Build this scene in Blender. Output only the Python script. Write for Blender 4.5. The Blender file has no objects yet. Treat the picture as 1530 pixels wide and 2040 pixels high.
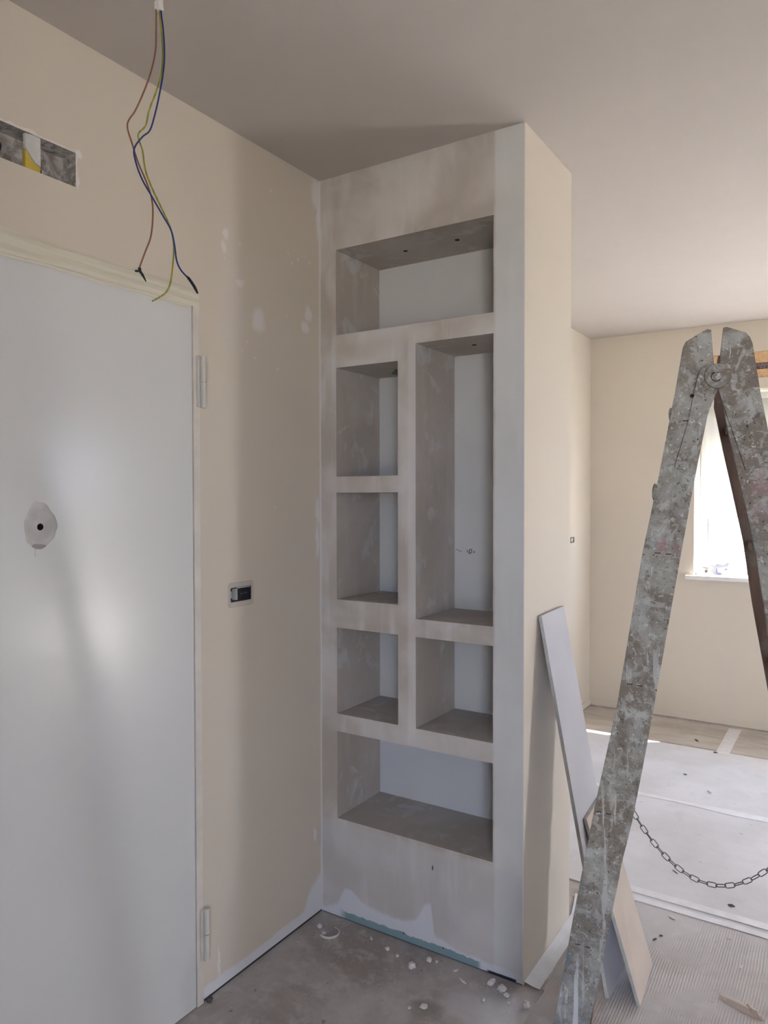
import bpy, bmesh, math, random
from mathutils import Vector, Matrix, noise
random.seed(7)
SC = bpy.context.scene
COL = SC.collection

# ------------------------------------------------------------------ camera
YAW, PIT, ROL, CAMH, FPX = 0.568958109, -0.0206228944, -0.00162547, 1.54506253, 1480.23018
d = Vector((-math.sin(YAW)*math.cos(PIT), math.cos(YAW)*math.cos(PIT), math.sin(PIT)))
r = Vector((math.cos(YAW), math.sin(YAW), 0)); u = r.cross(d)
r2 = r*math.cos(ROL)+u*math.sin(ROL); u2 = -r*math.sin(ROL)+u*math.cos(ROL)
cd = bpy.data.cameras.new('camera'); cam = bpy.data.objects.new('camera', cd); COL.objects.link(cam)
cam.matrix_world = Matrix(((r2.x,u2.x,-d.x,0),(r2.y,u2.y,-d.y,0),(r2.z,u2.z,-d.z,CAMH),(0,0,0,1)))
cd.sensor_fit = 'HORIZONTAL'; cd.sensor_width = 36; cd.lens = 36*FPX/1530; cd.clip_start = .02
SC.camera = cam

# ------------------------------------------------------------------ light
SC.view_settings.view_transform = 'Standard'; SC.view_settings.look = 'None'
SC.view_settings.gamma = 1; SC.view_settings.use_curve_mapping = False
SC.view_settings.exposure = 0.0
W = bpy.data.worlds.new('sky'); SC.world = W; W.use_nodes = True
wt = W.node_tree; bg = wt.nodes['Background']
tc = wt.nodes.new('ShaderNodeTexCoord'); sp = wt.nodes.new('ShaderNodeSeparateXYZ'); wt.links.new(tc.outputs['Generated'], sp.inputs[0])
wr = wt.nodes.new('ShaderNodeValToRGB'); wm = wt.nodes.new('ShaderNodeMapRange')
wm.inputs['From Min'].default_value = -.5; wm.inputs['From Max'].default_value = .5
wt.links.new(sp.outputs['Z'], wm.inputs['Value']); wt.links.new(wm.outputs[0], wr.inputs[0]); wt.links.new(wr.outputs[0], bg.inputs[0])
GROUND, SKY = (1.20, 1.14, 1.08, 1), (.75, .94, 1.38, 1)
wr.color_ramp.elements[0].position = .44; wr.color_ramp.elements[0].color = GROUND
wr.color_ramp.elements[1].position = .56; wr.color_ramp.elements[1].color = SKY
bg.inputs[1].default_value = 18.0

def portal(name, loc, rot, sx, sy):
    L = bpy.data.lights.new(name, 'AREA'); L.shape = 'RECTANGLE'; L.size = sx; L.size_y = sy; L.cycles.is_portal = True
    o = bpy.data.objects.new(name, L); o.location = loc; o.rotation_euler = rot; COL.objects.link(o); return o
# openings (x range / y range, z range)
FW = (-.956, 1.20, 1.0, 2.255)          # window in the far wall
RD = (3.71, 4.04, .02, 2.10)           # narrow glazed door in the right wall
BD = (.90, 1.80, .20, 2.40)            # unseen door behind the camera
XR_, YB_ = 2.1, -1.8
PI = math.pi
portal('portal_far', ((FW[0]+FW[1])/2, 5.72, (FW[2]+FW[3])/2), (-PI/2, 0, 0), FW[1]-FW[0], FW[3]-FW[2])
for nm_, z0_, z1_, en_, tc_, yo_ in (('daylight_low_pane', .20, .62, 14, (1.0, .97, .93), -.05), ('daylight_high_pane', 1.40, 2.04, 1.5, (.97, .98, 1.0), 0)):
    La = bpy.data.lights.new(nm_, 'AREA'); La.shape = 'RECTANGLE'; La.size = z1_-z0_; La.size_y = .32 if z0_ < 1 else .30; La.energy = en_; La.color = tc_
    oa = bpy.data.objects.new(nm_, La); oa.location = (XR_+.05, 3.90+yo_, (z0_+z1_)/2); oa.rotation_euler = (0, PI/2, 0); COL.objects.link(oa)
portal('portal_back', ((BD[0]+BD[1])/2, YB_-.2, (BD[2]+BD[3])/2), (PI/2, 0, 0), BD[1]-BD[0], BD[3]-BD[2])
S = bpy.data.lights.new('sun', 'SUN'); S.energy = 150; S.angle = .009; S.color = (1, .93, .82)
so = bpy.data.objects.new('sun', S); COL.objects.link(so)
so.rotation_euler = Vector((-.90, -.59, -1)).to_track_quat('-Z', 'Y').to_euler()

# ------------------------------------------------------------------ material helpers
class M:
    def __init__(s, name, rough=.8):
        s.m = bpy.data.materials.new(name); s.m.use_nodes = True; s.t = s.m.node_tree
        s.b = s.t.nodes['Principled BSDF']; s.b.inputs['Roughness'].default_value = rough
        s.b.inputs['Specular IOR Level'].default_value = .3
        s._pos = None
    def n(s, ty): return s.t.nodes.new(ty)
    def l(s, a, b): s.t.links.new(a, b)
    def put(s, sock, v):
        if hasattr(v, 'is_linked') or isinstance(v, bpy.types.NodeSocket): s.l(v, sock)
        else:
            if isinstance(v, (tuple, list)) and len(v) == 3 and len(sock.default_value) == 4: v = (*v, 1)
            sock.default_value = v
    def pos(s, kind='Object'):
        if not s._pos: s._pos = s.n('ShaderNodeTexCoord').outputs[kind]
        return s._pos
    def xyz(s, v=None):
        q = s.n('ShaderNodeSeparateXYZ'); s.l(v or s.pos(), q.inputs[0]); return q.outputs[0], q.outputs[1], q.outputs[2]
    def scl(s, sc, off=(0, 0, 0)):
        q = s.n('ShaderNodeMapping'); s.l(s.pos(), q.inputs[0]); q.inputs['Scale'].default_value = sc; q.inputs['Location'].default_value = off; return q.outputs[0]
    def nz(s, scale, detail=3, rough=.5, vec=None, col=False, dist=0):
        q = s.n('ShaderNodeTexNoise'); s.l(vec or s.pos(), q.inputs['Vector']); q.inputs['Scale'].default_value = scale
        q.inputs['Detail'].default_value = detail; q.inputs['Roughness'].default_value = rough; q.inputs['Distortion'].default_value = dist
        return q.outputs['Color' if col else 0]
    def ss(s, x, lo, hi, a=0., b=1.):
        q = s.n('ShaderNodeMapRange'); q.interpolation_type = 'SMOOTHSTEP'; s.put(q.inputs['Value'], x)
        inv = lo > hi
        if inv: lo, hi, a, b = hi, lo, b, a
        q.inputs['From Min'].default_value = lo; q.inputs['From Max'].default_value = hi
        q.inputs['To Min'].default_value = a; q.inputs['To Max'].default_value = b; return q.outputs[0]
    def ma(s, op, a, b=0.):
        q = s.n('ShaderNodeMath'); q.operation = op; s.put(q.inputs[0], a); s.put(q.inputs[1], b); return q.outputs[0]
    def mul(s, *a):
        x = a[0]
        for y in a[1:]: x = s.ma('MULTIPLY', x, y)
        return x
    def mx(s, *a):
        x = a[0]
        for y in a[1:]: x = s.ma('MAXIMUM', x, y)
        return x
    def mix(s, f, a, b, mode='MIX'):
        q = s.n('ShaderNodeMix'); q.data_type = 'RGBA'; q.blend_type = mode; s.put(q.inputs[0], f); s.put(q.inputs[6], a); s.put(q.inputs[7], b); return q.outputs[2]
    def band(s, x, lo, hi, e=.01):
        return s.mul(s.ss(x, lo-e, lo+e), s.ss(x, hi+e, hi-e))
    def blob(s, c, rad, e=.3, warp=None):
        """soft spot of radius rad=(rx,ry,rz) about c"""
        q = s.n('ShaderNodeVectorMath'); q.operation = 'SUBTRACT'; s.put(q.inputs[0], warp or s.pos()); q.inputs[1].default_value = c
        q2 = s.n('ShaderNodeVectorMath'); q2.operation = 'DIVIDE'; s.l(q.outputs[0], q2.inputs[0]); q2.inputs[1].default_value = rad
        q3 = s.n('ShaderNodeVectorMath'); q3.operation = 'LENGTH'; s.l(q2.outputs[0], q3.inputs[0])
        return s.ss(q3.outputs['Value'], 1+e, 1-e)
    def warp(s, scale, amt):
        c = s.nz(scale, 3, .6, col=True)
        q = s.n('ShaderNodeVectorMath'); q.operation = 'SUBTRACT'; s.l(c, q.inputs[0]); q.inputs[1].default_value = (.5,)*3
        q2 = s.n('ShaderNodeVectorMath'); q2.operation = 'SCALE'; s.l(q.outputs[0], q2.inputs[0]); q2.inputs['Scale'].default_value = amt
        q3 = s.n('ShaderNodeVectorMath'); q3.operation = 'ADD'; s.l(q2.outputs[0], q3.inputs[0]); s.l(s.pos(), q3.inputs[1]); return q3.outputs[0]
    def col(s, c): s.put(s.b.inputs['Base Color'], c); return s
    def bump(s, h, strength=.2, dist=.01):
        q = s.n('ShaderNodeBump'); q.inputs['Strength'].default_value = strength; q.inputs['Distance'].default_value = dist
        s.l(h, q.inputs['Height']); s.l(q.outputs[0], s.b.inputs['Normal']); return s

def simple(name, c, rough=.8, var=.06, scale=12, bump=.0, metal=0):
    m = M(name, rough); f = m.nz(scale, 3)
    a = tuple(x*(1-var) for x in c); b = tuple(min(1, x*(1+var)) for x in c)
    m.col(m.mix(m.ss(f, .3, .7), a, b)); m.b.inputs['Metallic'].default_value = metal
    if bump: m.bump(m.nz(scale*8, 4), bump, .003)
    return m.m

BEIGE = (.640, .580, .495)
FILL = (.72, .70, .69)
def paint(name, c=BEIGE):
    m = M(name, .75); f = m.nz(1.3, 3); g = m.nz(9, 3)
    a = m.mix(m.ss(f, .35, .65), tuple(x*.975 for x in c), c)
    a = m.mix(m.mul(m.ss(g, .5, .75), .12), a, (.60, .56, .54))
    return m, a
m, a = paint('beige_wall_paint'); m.col(a).bump(m.nz(260, 2), .05, .002); BEIGE_M = m.m
# left wall: the same paint with filler dabs, a bare strip at its foot and a caulked corner
m, a = paint('beige_paint_with_filler')
X, Y, Z = m.xyz(); wp = m.warp(14, .035); wq = m.warp(5, .06)
sm = m.blob((-1.676, 1.855, 2.127), (.1, .028, .036), .5, wp)
for c, rr in [((2.098, 2.150), (.022, .020)), ((1.765, 2.228), (.020, .014)), ((1.708, 2.365), (.012, .016)), ((1.696, 2.325), (.010, .018)), ((2.118, 2.205), (.02, .03)), ((1.658, .09), (.006, .05)), ((2.165, 2.65), (.026, .05)), ((2.176, 2.57), (.012, .08)), ((2.17, 1.49), (.012, .05)), ((2.165, 1.38), (.01, .06)), ((2.145, .30), (.008, .02)), ((1.1815, 2.368), (.005, .042)), ((1.187, 2.412), (.010, .010)), ((1.06, 2.4175), (.11, .0035))]:
    sm = m.mx(sm, m.blob((-1.676, c[0], c[1]), (.1, rr[0], rr[1]), .35, wp))
for y, z in [(1.92, 2.574), (2.005, 2.384), (2.062, 2.382), (2.03, 2.36), (2.10, 2.40), (1.949, 1.981), (1.78, 2.014), (1.935, 1.507), (1.80, 2.05), (1.70, 2.29), (2.0, 2.17), (1.84, 2.00), (1.77, 2.35), (1.79, 2.24), (2.13, 2.39)]:
    sm = m.mx(sm, m.mul(m.blob((-1.676, y, z), (.1, .005, .004), .4, wp), .8))
foot = m.mul(m.ss(m.ma('ADD', Z, m.mul(m.nz(7, 3), .05)), .075, .062), m.ss(Y, 1.56, 1.60))
foot = m.mx(foot, m.blob((-1.676, 2.19, .02), (.1, .10, .12), .15, wq))
cor = m.mul(m.band(Y, 2.180, 2.20, .002), .8)
cau = m.mx(m.blob((-1.676, 2.168, 2.645), (.1, .022, .035), .35, wp), m.blob((-1.676, 2.178, 2.56), (.1, .012, .075), .35, wp)); a = m.mix(m.mul(cau, .8), a, (.66, .69, .68)); a = m.mix(m.mul(sm, .85), a, (.76, .72, .71)); a = m.mix(foot, a, (.72, .72, .74)); a = m.mix(cor, a, FILL)
cloud = m.mul(m.blob((-1.676, 1.72, 2.2), (.2, .06, .2), .6, wq), .35); a = m.mix(cloud, a, (.64, .60, .58))
a = m.mix(m.mul(m.ss(Z, .008, .005), m.ss(Y, 1.56, 1.6)), a, (.03, .03, .03))
m.col(a).bump(m.nz(260, 2), .05, .002); LEFT_M = m.m
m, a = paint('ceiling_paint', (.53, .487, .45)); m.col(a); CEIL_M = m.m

# skimmed plasterboard of the niche unit
def plaster(name, interior=False):
    m = M(name, .85); X, Y, Z = m.xyz(); wq = m.warp(6, .09); wp = m.warp(22, .025)
    big = m.nz(3.2, 4, .55, dist=.4); st = m.nz(6, 3, .5, vec=m.scl((3, 3, .45)))
    a = m.mix(m.ss(big, .35, .68), (.42, .385, .35), (.60, .575, .555))
    a = m.mix(m.mul(m.ss(st, .5, .72), .55), a, (.66, .65, .645))
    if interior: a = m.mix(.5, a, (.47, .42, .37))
    if not interior:
        # jointed strips
        jr = m.mul(m.ss(m.ma('ADD', X, m.mul(m.nz(18, 2), .01)), -.982, -.968), .75); a = m.mix(jr, a, (.665, .685, .68))
        jl = m.mul(m.band(m.ma('ADD', X, m.mul(m.nz(18, 2), .012)), -1.618, -1.596, .006), m.ss(Z, .35, .6), m.ss(st, .35, .6)); a = m.mix(m.mul(jl, m.ss(Z, 2.42, 2.30), .45), a, (.70, .72, .73))
        jd = m.mul(m.band(X, -1.30, -1.268, .008), m.band(Z, .7, 2.1, .05), .5); a = m.mix(jd, a, (.68, .66, .65))
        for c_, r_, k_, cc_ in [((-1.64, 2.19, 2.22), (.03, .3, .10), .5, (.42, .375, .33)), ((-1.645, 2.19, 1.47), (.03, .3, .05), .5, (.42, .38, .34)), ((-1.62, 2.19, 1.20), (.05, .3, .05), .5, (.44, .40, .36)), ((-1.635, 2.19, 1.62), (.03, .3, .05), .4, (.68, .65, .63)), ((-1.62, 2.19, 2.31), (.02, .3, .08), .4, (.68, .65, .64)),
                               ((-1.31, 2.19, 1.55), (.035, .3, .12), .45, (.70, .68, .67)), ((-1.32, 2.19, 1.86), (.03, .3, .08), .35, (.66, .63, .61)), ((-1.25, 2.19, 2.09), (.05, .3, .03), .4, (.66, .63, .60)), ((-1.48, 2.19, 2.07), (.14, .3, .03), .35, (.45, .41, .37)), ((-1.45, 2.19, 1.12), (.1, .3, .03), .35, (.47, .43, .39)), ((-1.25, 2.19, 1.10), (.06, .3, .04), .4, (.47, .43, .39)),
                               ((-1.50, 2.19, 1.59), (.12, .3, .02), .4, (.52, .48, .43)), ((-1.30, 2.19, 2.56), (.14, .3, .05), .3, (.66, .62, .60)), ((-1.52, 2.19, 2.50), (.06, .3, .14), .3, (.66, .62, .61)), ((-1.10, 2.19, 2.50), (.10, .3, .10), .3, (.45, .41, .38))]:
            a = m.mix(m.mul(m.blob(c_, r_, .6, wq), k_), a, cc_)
        # lower panel
        lo = m.ss(Z, .36, .34); a = m.mix(m.mul(lo, .5), a, (.56, .56, .59))  # cool sky light tinted into the lower panel
        rp = m.n('ShaderNodeValToRGB'); m.l(m.ss(X, -1.68, -.87), rp.inputs[0]); rp.inputs[0].links[0].from_node.interpolation_type = 'LINEAR'
        prof = [(-1.66, .02), (-1.60, .05), (-1.572, .115), (-1.545, .118), (-1.50, .088), (-1.44, .078), (-1.33, .068), (-1.27, .085), (-1.235, .165), (-1.212, .170), (-1.198, .06), (-1.10, .040), (-1.0, .035), (-.90, .03)]
        while len(rp.color_ramp.elements) < len(prof): rp.color_ramp.elements.new(.5)
        for el, (px_, hz) in zip(rp.color_ramp.elements, prof): el.position = (px_+1.68)/.81; el.color = (hz*4,)*3+(1,)
        hh = m.ma('MULTIPLY', rp.outputs[0], .25); dd_ = m.ma('SUBTRACT', m.ma('ADD', Z, m.mul(m.ma('SUBTRACT', m.nz(12, 3), .5), .05)), hh)
        a = m.mix(m.mul(m.ss(dd_, .010, -.012), .75), a, (.68, .71, .78))
        rg = m.mul(m.blob((-.93, 2.19, .25), (.045, .3, .14), .3, wq), .35); a = m.mix(rg, a, (.50, .50, .51))
        lg = m.mul(m.blob((-1.665, 2.19, .30), (.035, .3, .11), .2, wq), .45); a = m.mix(lg, a, (.45, .46, .47))
        # bare green board at the very bottom
        tz = m.ma('ADD', Z, m.mul(m.nz(28, 4, .6), .03)); gb = m.mul(m.ss(tz, .044, .040), m.ss(X, -1.02, -1.04), m.ss(X, -1.60, -1.56))
        a = m.mix(gb, a, (.20, .30, .34)); a = m.mix(m.ss(Z, .004, .002), a, (.05, .06, .07)); a = m.mix(m.mul(m.ss(m.ma('ADD', Z, m.mul(m.nz(10, 2), .01)), .016, .013), m.ss(X, -1.01, -.995), m.ss(X, -.90, -.905)), a, (.035, .04, .055))
        sp = m.mx(m.blob((-1.205, 2.186, .288), (.003, .3, .009), .3), m.blob((-1.32, 2.186, .028), (.003, .3, .004), .3), m.blob((-1.165, 2.186, .026), (.003, .3, .004), .3)); a = m.mix(sp, a, (.08, .08, .08))
        a = m.mix(m.mul(m.ss(X, -.8825, -.8805), .8), a, (.80, .79, .77))
        a = m.mix(m.mul(m.ss(X, -1.671, -1.674), .7), a, (.76, .75, .74))
    else:
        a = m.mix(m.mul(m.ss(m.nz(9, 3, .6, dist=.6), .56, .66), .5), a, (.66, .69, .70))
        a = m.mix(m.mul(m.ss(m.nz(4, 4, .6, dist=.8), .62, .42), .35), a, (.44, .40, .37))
    m.col(a).bump(m.nz(60, 4), .12, .002); return m.m
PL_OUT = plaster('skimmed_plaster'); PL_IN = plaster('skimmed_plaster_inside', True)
m = M('bare_plasterboard', .8); X, Y, Z = m.xyz()
a = m.mix(m.ss(m.nz(3, 3), .35, .65), (.62, .63, .62), (.66, .66, .655))
a = m.mix(m.mul(m.ss(Z, .68, .60), .6), a, (.60, .63, .70))  # blue sky light put into the board colour of the bottom niche
low = m.mul(m.blob((-1.1, 2.475, 1.128), (.3, .2, .045), .3, m.warp(9, .03)), .7); a = m.mix(low, a, (.60, .60, .54))
m.col(a); BOARD = m.m

# floor
m = M('dusty_screed', .9); n1 = m.nz(2.6, 5, .6, dist=.5); n2 = m.nz(14, 5, .65); n3 = m.nz(70, 4, .7)
a = m.mix(m.ss(n1, .36, .64), (.32, .285, .265), (.48, .45, .435))
a = m.mix(m.mul(m.ss(n2, .48, .68), .6), a, (.55, .52, .50)); a = m.mix(m.mul(m.ss(n3, .60, .72), .5), a, (.62, .60, .59))
a = m.mix(m.mul(m.ss(m.nz(34, 3, .6), .66, .74), .6), a, (.14, .125, .115))
X, Y, Z = m.xyz(); a = m.mix(m.mul(m.blob((-1.08, 1.93, 0), (.05, .035, 1), .6, m.warp(20, .04)), .6), a, (.20, .18, .165))
a = m.mix(m.mul(m.blob((-.86, 2.02, 0), (.16, .10, 1), .5, m.warp(10, .08)), .6), a, (.62, .62, .64))
m.col(a).bump(n2, .25, .004); FLOOR_M = m.m
m = M('corrugated_cardboard', .85); X, Y, Z = m.xyz(); wob = m.mul(m.nz(2.2, 2), .03)
rib = m.ma('SINE', m.mul(m.ma('ADD', X, wob), 2*math.pi/.0085)); n1 = m.nz(2.5, 5, .6, dist=.5); n2 = m.nz(12, 4, .6)
rm = m.ss(m.nz(4.5, 3), .40, .58)
a = m.mix(m.ss(n1, .35, .65), (.40, .365, .34), (.52, .49, .475)); a = m.mix(m.mul(m.ss(n2, .5, .7), .4), a, (.60, .585, .59))
a = m.mix(m.mul(m.ss(Y, 2.45, 2.85), .6), a, (.60, .59, .60))
a = m.mix(m.mul(m.ss(rib, .1, .9), rm, .42), a, (.64, .60, .58)); a = m.mix(m.mul(m.ss(m.nz(60, 3, .7), .66, .74), .6), a, (.24, .22, .21))
m.col(a).bump(m.mul(rib, rm), .5, .0015); CARD_M = m.m
m = M('white_fleece', .9); n1 = m.nz(2.0, 4, .6); X, Y, Z = m.xyz()
a = m.mix(m.ss(n1, .35, .65), (.60, .59, .60), (.69, .68, .70)); a = m.mix(m.mul(m.ss(m.nz(26, 4, .6), .64, .76), .6), a, (.36, .35, .35))
a = m.mix(m.mul(m.ss(m.nz(5, 4, .6), .55, .7), .3), a, (.52, .505, .50)); m.col(a).bump(m.nz(12, 4), .3, .01); FLEECE_M = m.m
m = M('tan_floor_paper', .7); n1 = m.nz(2, 5, .6, vec=m.scl((1, 4, 1)), dist=.5)
a = m.mix(m.ss(n1, .38, .64), (.43, .39, .35), (.54, .50, .455)); a = m.mix(m.mul(m.ss(m.nz(18, 4), .58, .7), .4), a, (.62, .58, .53)); m.col(a); TAN_M = m.m
TAPE_M = simple('white_tape', (.72, .71, .72), .5, .05, 20, .2)

# ladder
def ladder_mat(name, tint=0):
    m = M(name, .85); X, Y, Z = m.xyz(); wp = m.warp(30, .02)
    n1 = m.nz(9, 6, .65, dist=.6); n2 = m.nz(32, 5, .7, dist=.3); n3 = m.nz(90, 4, .7)
    st = m.nz(40, 4, .6, vec=m.scl((1, 1, .10))); st2 = m.nz(60, 3, .6, vec=m.scl((1, 1, .05), (3, 1, 0)))
    n4 = m.nz(55, 5, .75, dist=.8)
    a = m.mix(m.ss(n1, .42, .60), (.175, .155, .13), (.30, .30, .275))
    a = m.mix(m.mul(m.ss(n2, .52, .60), .6), a, (.38, .385, .365))
    a = m.mix(m.mul(m.ss(n4, .44, .36), .65), a, (.13, .115, .10))
    a = m.mix(m.mul(m.ss(n4, .58, .63), .55), a, (.46, .47, .455))
    a = m.mix(m.mul(m.ss(st, .57, .62), m.ss(Z, 1.7, 1.0), .75), a, (.47, .48, .47))
    a = m.mix(m.mul(m.ss(m.nz(70, 4, .6, vec=m.scl((1, 1, .12), (7, 0, 3))), .64, .68), .8), a, (.60, .61, .60))
    a = m.mix(m.mul(m.ss(m.nz(14, 4, .6, dist=.8), .59, .62), .5), a, (.42, .44, .43))
    a = m.mix(m.mul(m.ss(m.nz(24, 6, .75, vec=m.scl((1, 1, .7), (5, 2, 1))), .60, .64), .7), a, (.10, .085, .07))
    a = m.mix(m.mul(m.ss(n3, .60, .65), .8), a, (.58, .58, .56)); a = m.mix(m.mul(m.ss(m.nz(120, 3, .7, vec=m.scl((1, 1, 1), (9, 9, 9))), .62, .66), .9), a, (.04, .035, .03))
    a = m.mix(m.mul(m.ss(Z, .85, .35), m.ss(n4, .36, .6), .55), a, (.17, .21, .27))
    a = m.mix(m.mul(m.ss(Z, .60, .42), m.ss(st2, .58, .63), .9), a, (.55, .58, .63))
    for c, rr, cc in [((-.10, 0, 1.44), (.010, .1, .013), (.30, .12, .13)), ((-.072, 0, 1.437), (.005, .1, .010), (.30, .13, .14)), ((.085, 0, 1.57), (.022, .1, .026), (.26, .17, .165)), ((.085, 0, 1.52), (.016, .1, .022), (.25, .18, .175)), ((.075, 0, 1.455), (.004, .1, .016), (.16, .29, .38)), ((-.30, 0, .525), (.014, .1, .016), (.05, .16, .23)), ((-.245, 0, .77), (.02, .1, .01), (.42, .45, .46)), ((-.265, 0, .70), (.006, .1, .012), (.10, .2, .24)), ((-.16, 0, 1.085), (.035, .1, .010), (.48, .50, .48)), ((-.20, 0, .90), (.006, .1, .03), (.46, .46, .42))]:
        a = m.mix(m.mul(m.blob(c, rr, .5, wp), m.ss(n4, .40, .52), .6), a, cc)
    m.col(a); h = m.ma('ADD', m.mul(n2, .6), m.mul(n3, .4)); m.bump(h, .55, .004); return m.m
LAD_M = ladder_mat('plaster_splattered_wood')
m = M('old_brown_wood', .6); n1 = m.nz(18, 5, .6, vec=m.scl((1, 1, .12))); a = m.mix(m.ss(n1, .3, .7), (.075, .040, .026), (.17, .105, .075))
a = m.mix(m.mul(m.ss(m.nz(60, 4, .7), .66, .72), .5), a, (.35, .33, .30)); X, Y, Z = m.xyz()
a = m.mix(m.mul(m.ss(m.nz(9, 4, .6), .48, .62), m.ss(Z, 1.7, 1.3), .5), a, (.17, .15, .125)); m.col(a).bump(n1, .3, .003); BROWN_M = m.m
SLOT_M = simple('dark_slot', (.015, .012, .010), .9)
CHAIN_M = simple('dull_steel', (.13, .125, .125), .45, .15, 80, 0, .7)

DOOR_M = M('white_door_laminate', .21); X, Y, Z = DOOR_M.xyz()
a = DOOR_M.mix(DOOR_M.ss(DOOR_M.nz(1.6, 3), .35, .65), (.66, .67, .66), (.67, .675, .665)); a = DOOR_M.mix(DOOR_M.mul(DOOR_M.blob((-1.67, 1.55, .08), (.2, .05, .09), .5, DOOR_M.warp(12, .05)), .3), a, (.5, .5, .5))
DOOR_M.col(a); DOOR_M.b.inputs['Specular IOR Level'].default_value = .5; DOOR_M.bump(DOOR_M.nz(7, 2), .06, .004)
DOOR_M = DOOR_M.m
FRAME_M = simple('cream_frame_paint', (.66, .62, .56), .5)
FRAME_IN_M = simple('dark_gap', (.10, .095, .09), .9)
HINGE_M = simple('painted_hinge', (.60, .585, .54), .45)
m = M('cream_masking_tape', .55); st = m.nz(8, 4, .6, vec=m.scl((1, .25, 9))); a = m.mix(m.ss(st, .35, .65), (.60, .565, .46), (.70, .665, .55)); m.col(a).bump(st, .5, .006); MASK_M = m.m
FILLER_M = simple('grey_filler', (.55, .545, .53), .8, .16, 14, .3)
BLACK_M = simple('black_plastic', (.012, .013, .018), .35, .2, 60)
CLEAR_M = simple('pale_plastic_rim', (.50, .455, .40), .4)
m = M('rough_mortar', .95); n1 = m.nz(22, 5, .7, dist=.5); a = m.mix(m.ss(n1, .38, .62), (.24, .22, .205), (.50, .48, .46)); a = m.mix(m.mul(m.ss(m.nz(40, 3), .58, .64), .8), a, (.52, .51, .50)); m.col(a).bump(n1, .8, .01); MORT_M = m.m
PVC_M = simple('white_pvc', (.78, .78, .78), .35, .02)
SILL_M = simple('white_marble', (.78, .77, .75), .35, .05, 6)
m = M('osb_board', .8); n1 = m.nz(30, 4, .7, dist=1.5); a = m.mix(m.ss(n1, .35, .65), (.52, .33, .17), (.68, .47, .28)); m.col(a); OSB_M = m.m
BRICK_M = simple('dirty_gap', (.16, .13, .13), .9, .5, 60, .5)
GREY_BOARD = simple('grey_lavender_paper', (.50, .50, .535), .7, .03, 6)
TAN_BOARD = M('tan_board_paper', .8); a = TAN_BOARD.mix(TAN_BOARD.ss(TAN_BOARD.nz(5, 4), .3, .7), (.46, .39, .33), (.53, .46, .395)); a = TAN_BOARD.mix(TAN_BOARD.mul(TAN_BOARD.ss(TAN_BOARD.nz(26, 4, .7), .64, .7), .4), a, (.30, .24, .21)); TAN_BOARD.col(a); TAN_BOARD = TAN_BOARD.m
GYPS_M = simple('gypsum_core', (.50, .51, .49), .9, .08, 40, .2)
CHUNK_M = simple('plaster_crumb', (.66, .65, .64), .9, .12, 60, .4)
DARKCH_M = simple('dark_crumb', (.10, .09, .085), .9, .3, 60, .4)

# ------------------------------------------------------------------ mesh helpers
def tag(o, label=None, cat=None, group=None, kind=None):
    if label: o['label'] = label
    if cat: o['category'] = cat
    if group: o['group'] = group
    if kind: o['kind'] = kind
    return o
def empty(name, loc=(0, 0, 0), rz=0):
    o = bpy.data.objects.new(name, None); o.empty_display_size = .1; o.location = loc; o.rotation_euler = (0, 0, rz); COL.objects.link(o); return o
def link(name, bm, mats, parent=None, smooth=False, bevel=0, loc=None, seg=2):
    bmesh.ops.remove_doubles(bm, verts=bm.verts, dist=1e-6); bmesh.ops.recalc_face_normals(bm, faces=bm.faces)
    me = bpy.data.meshes.new(name); bm.to_mesh(me); bm.free()
    for x in (mats if isinstance(mats, (list, tuple)) else [mats]): me.materials.append(x)
    if smooth:
        for p in me.polygons: p.use_smooth = True
    o = bpy.data.objects.new(name, me); COL.objects.link(o)
    if parent: o.parent = parent
    if loc: o.location = loc
    if bevel:
        b = o.modifiers.new('bevel', 'BEVEL'); b.width = bevel; b.segments = seg; b.limit_method = 'ANGLE'
    return o
def box(bm, x0, x1, y0, y1, z0, z1, mi=0):
    v = [bm.verts.new(p) for p in [(x0,y0,z0),(x1,y0,z0),(x1,y1,z0),(x0,y1,z0),(x0,y0,z1),(x1,y0,z1),(x1,y1,z1),(x0,y1,z1)]]
    for f in [(0,3,2,1),(4,5,6,7),(0,1,5,4),(1,2,6,5),(2,3,7,6),(3,0,4,7)]:
        bm.faces.new([v[i] for i in f]).material_index = mi
def hexa(bm, P, mi=0):
    v = [bm.verts.new(p) for p in P]
    out = []
    for f in [(0,3,2,1),(4,5,6,7),(0,1,5,4),(1,2,6,5),(2,3,7,6),(3,0,4,7)]:
        g = bm.faces.new([v[i] for i in f]); g.material_index = mi; out.append(g)
    return out
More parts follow.
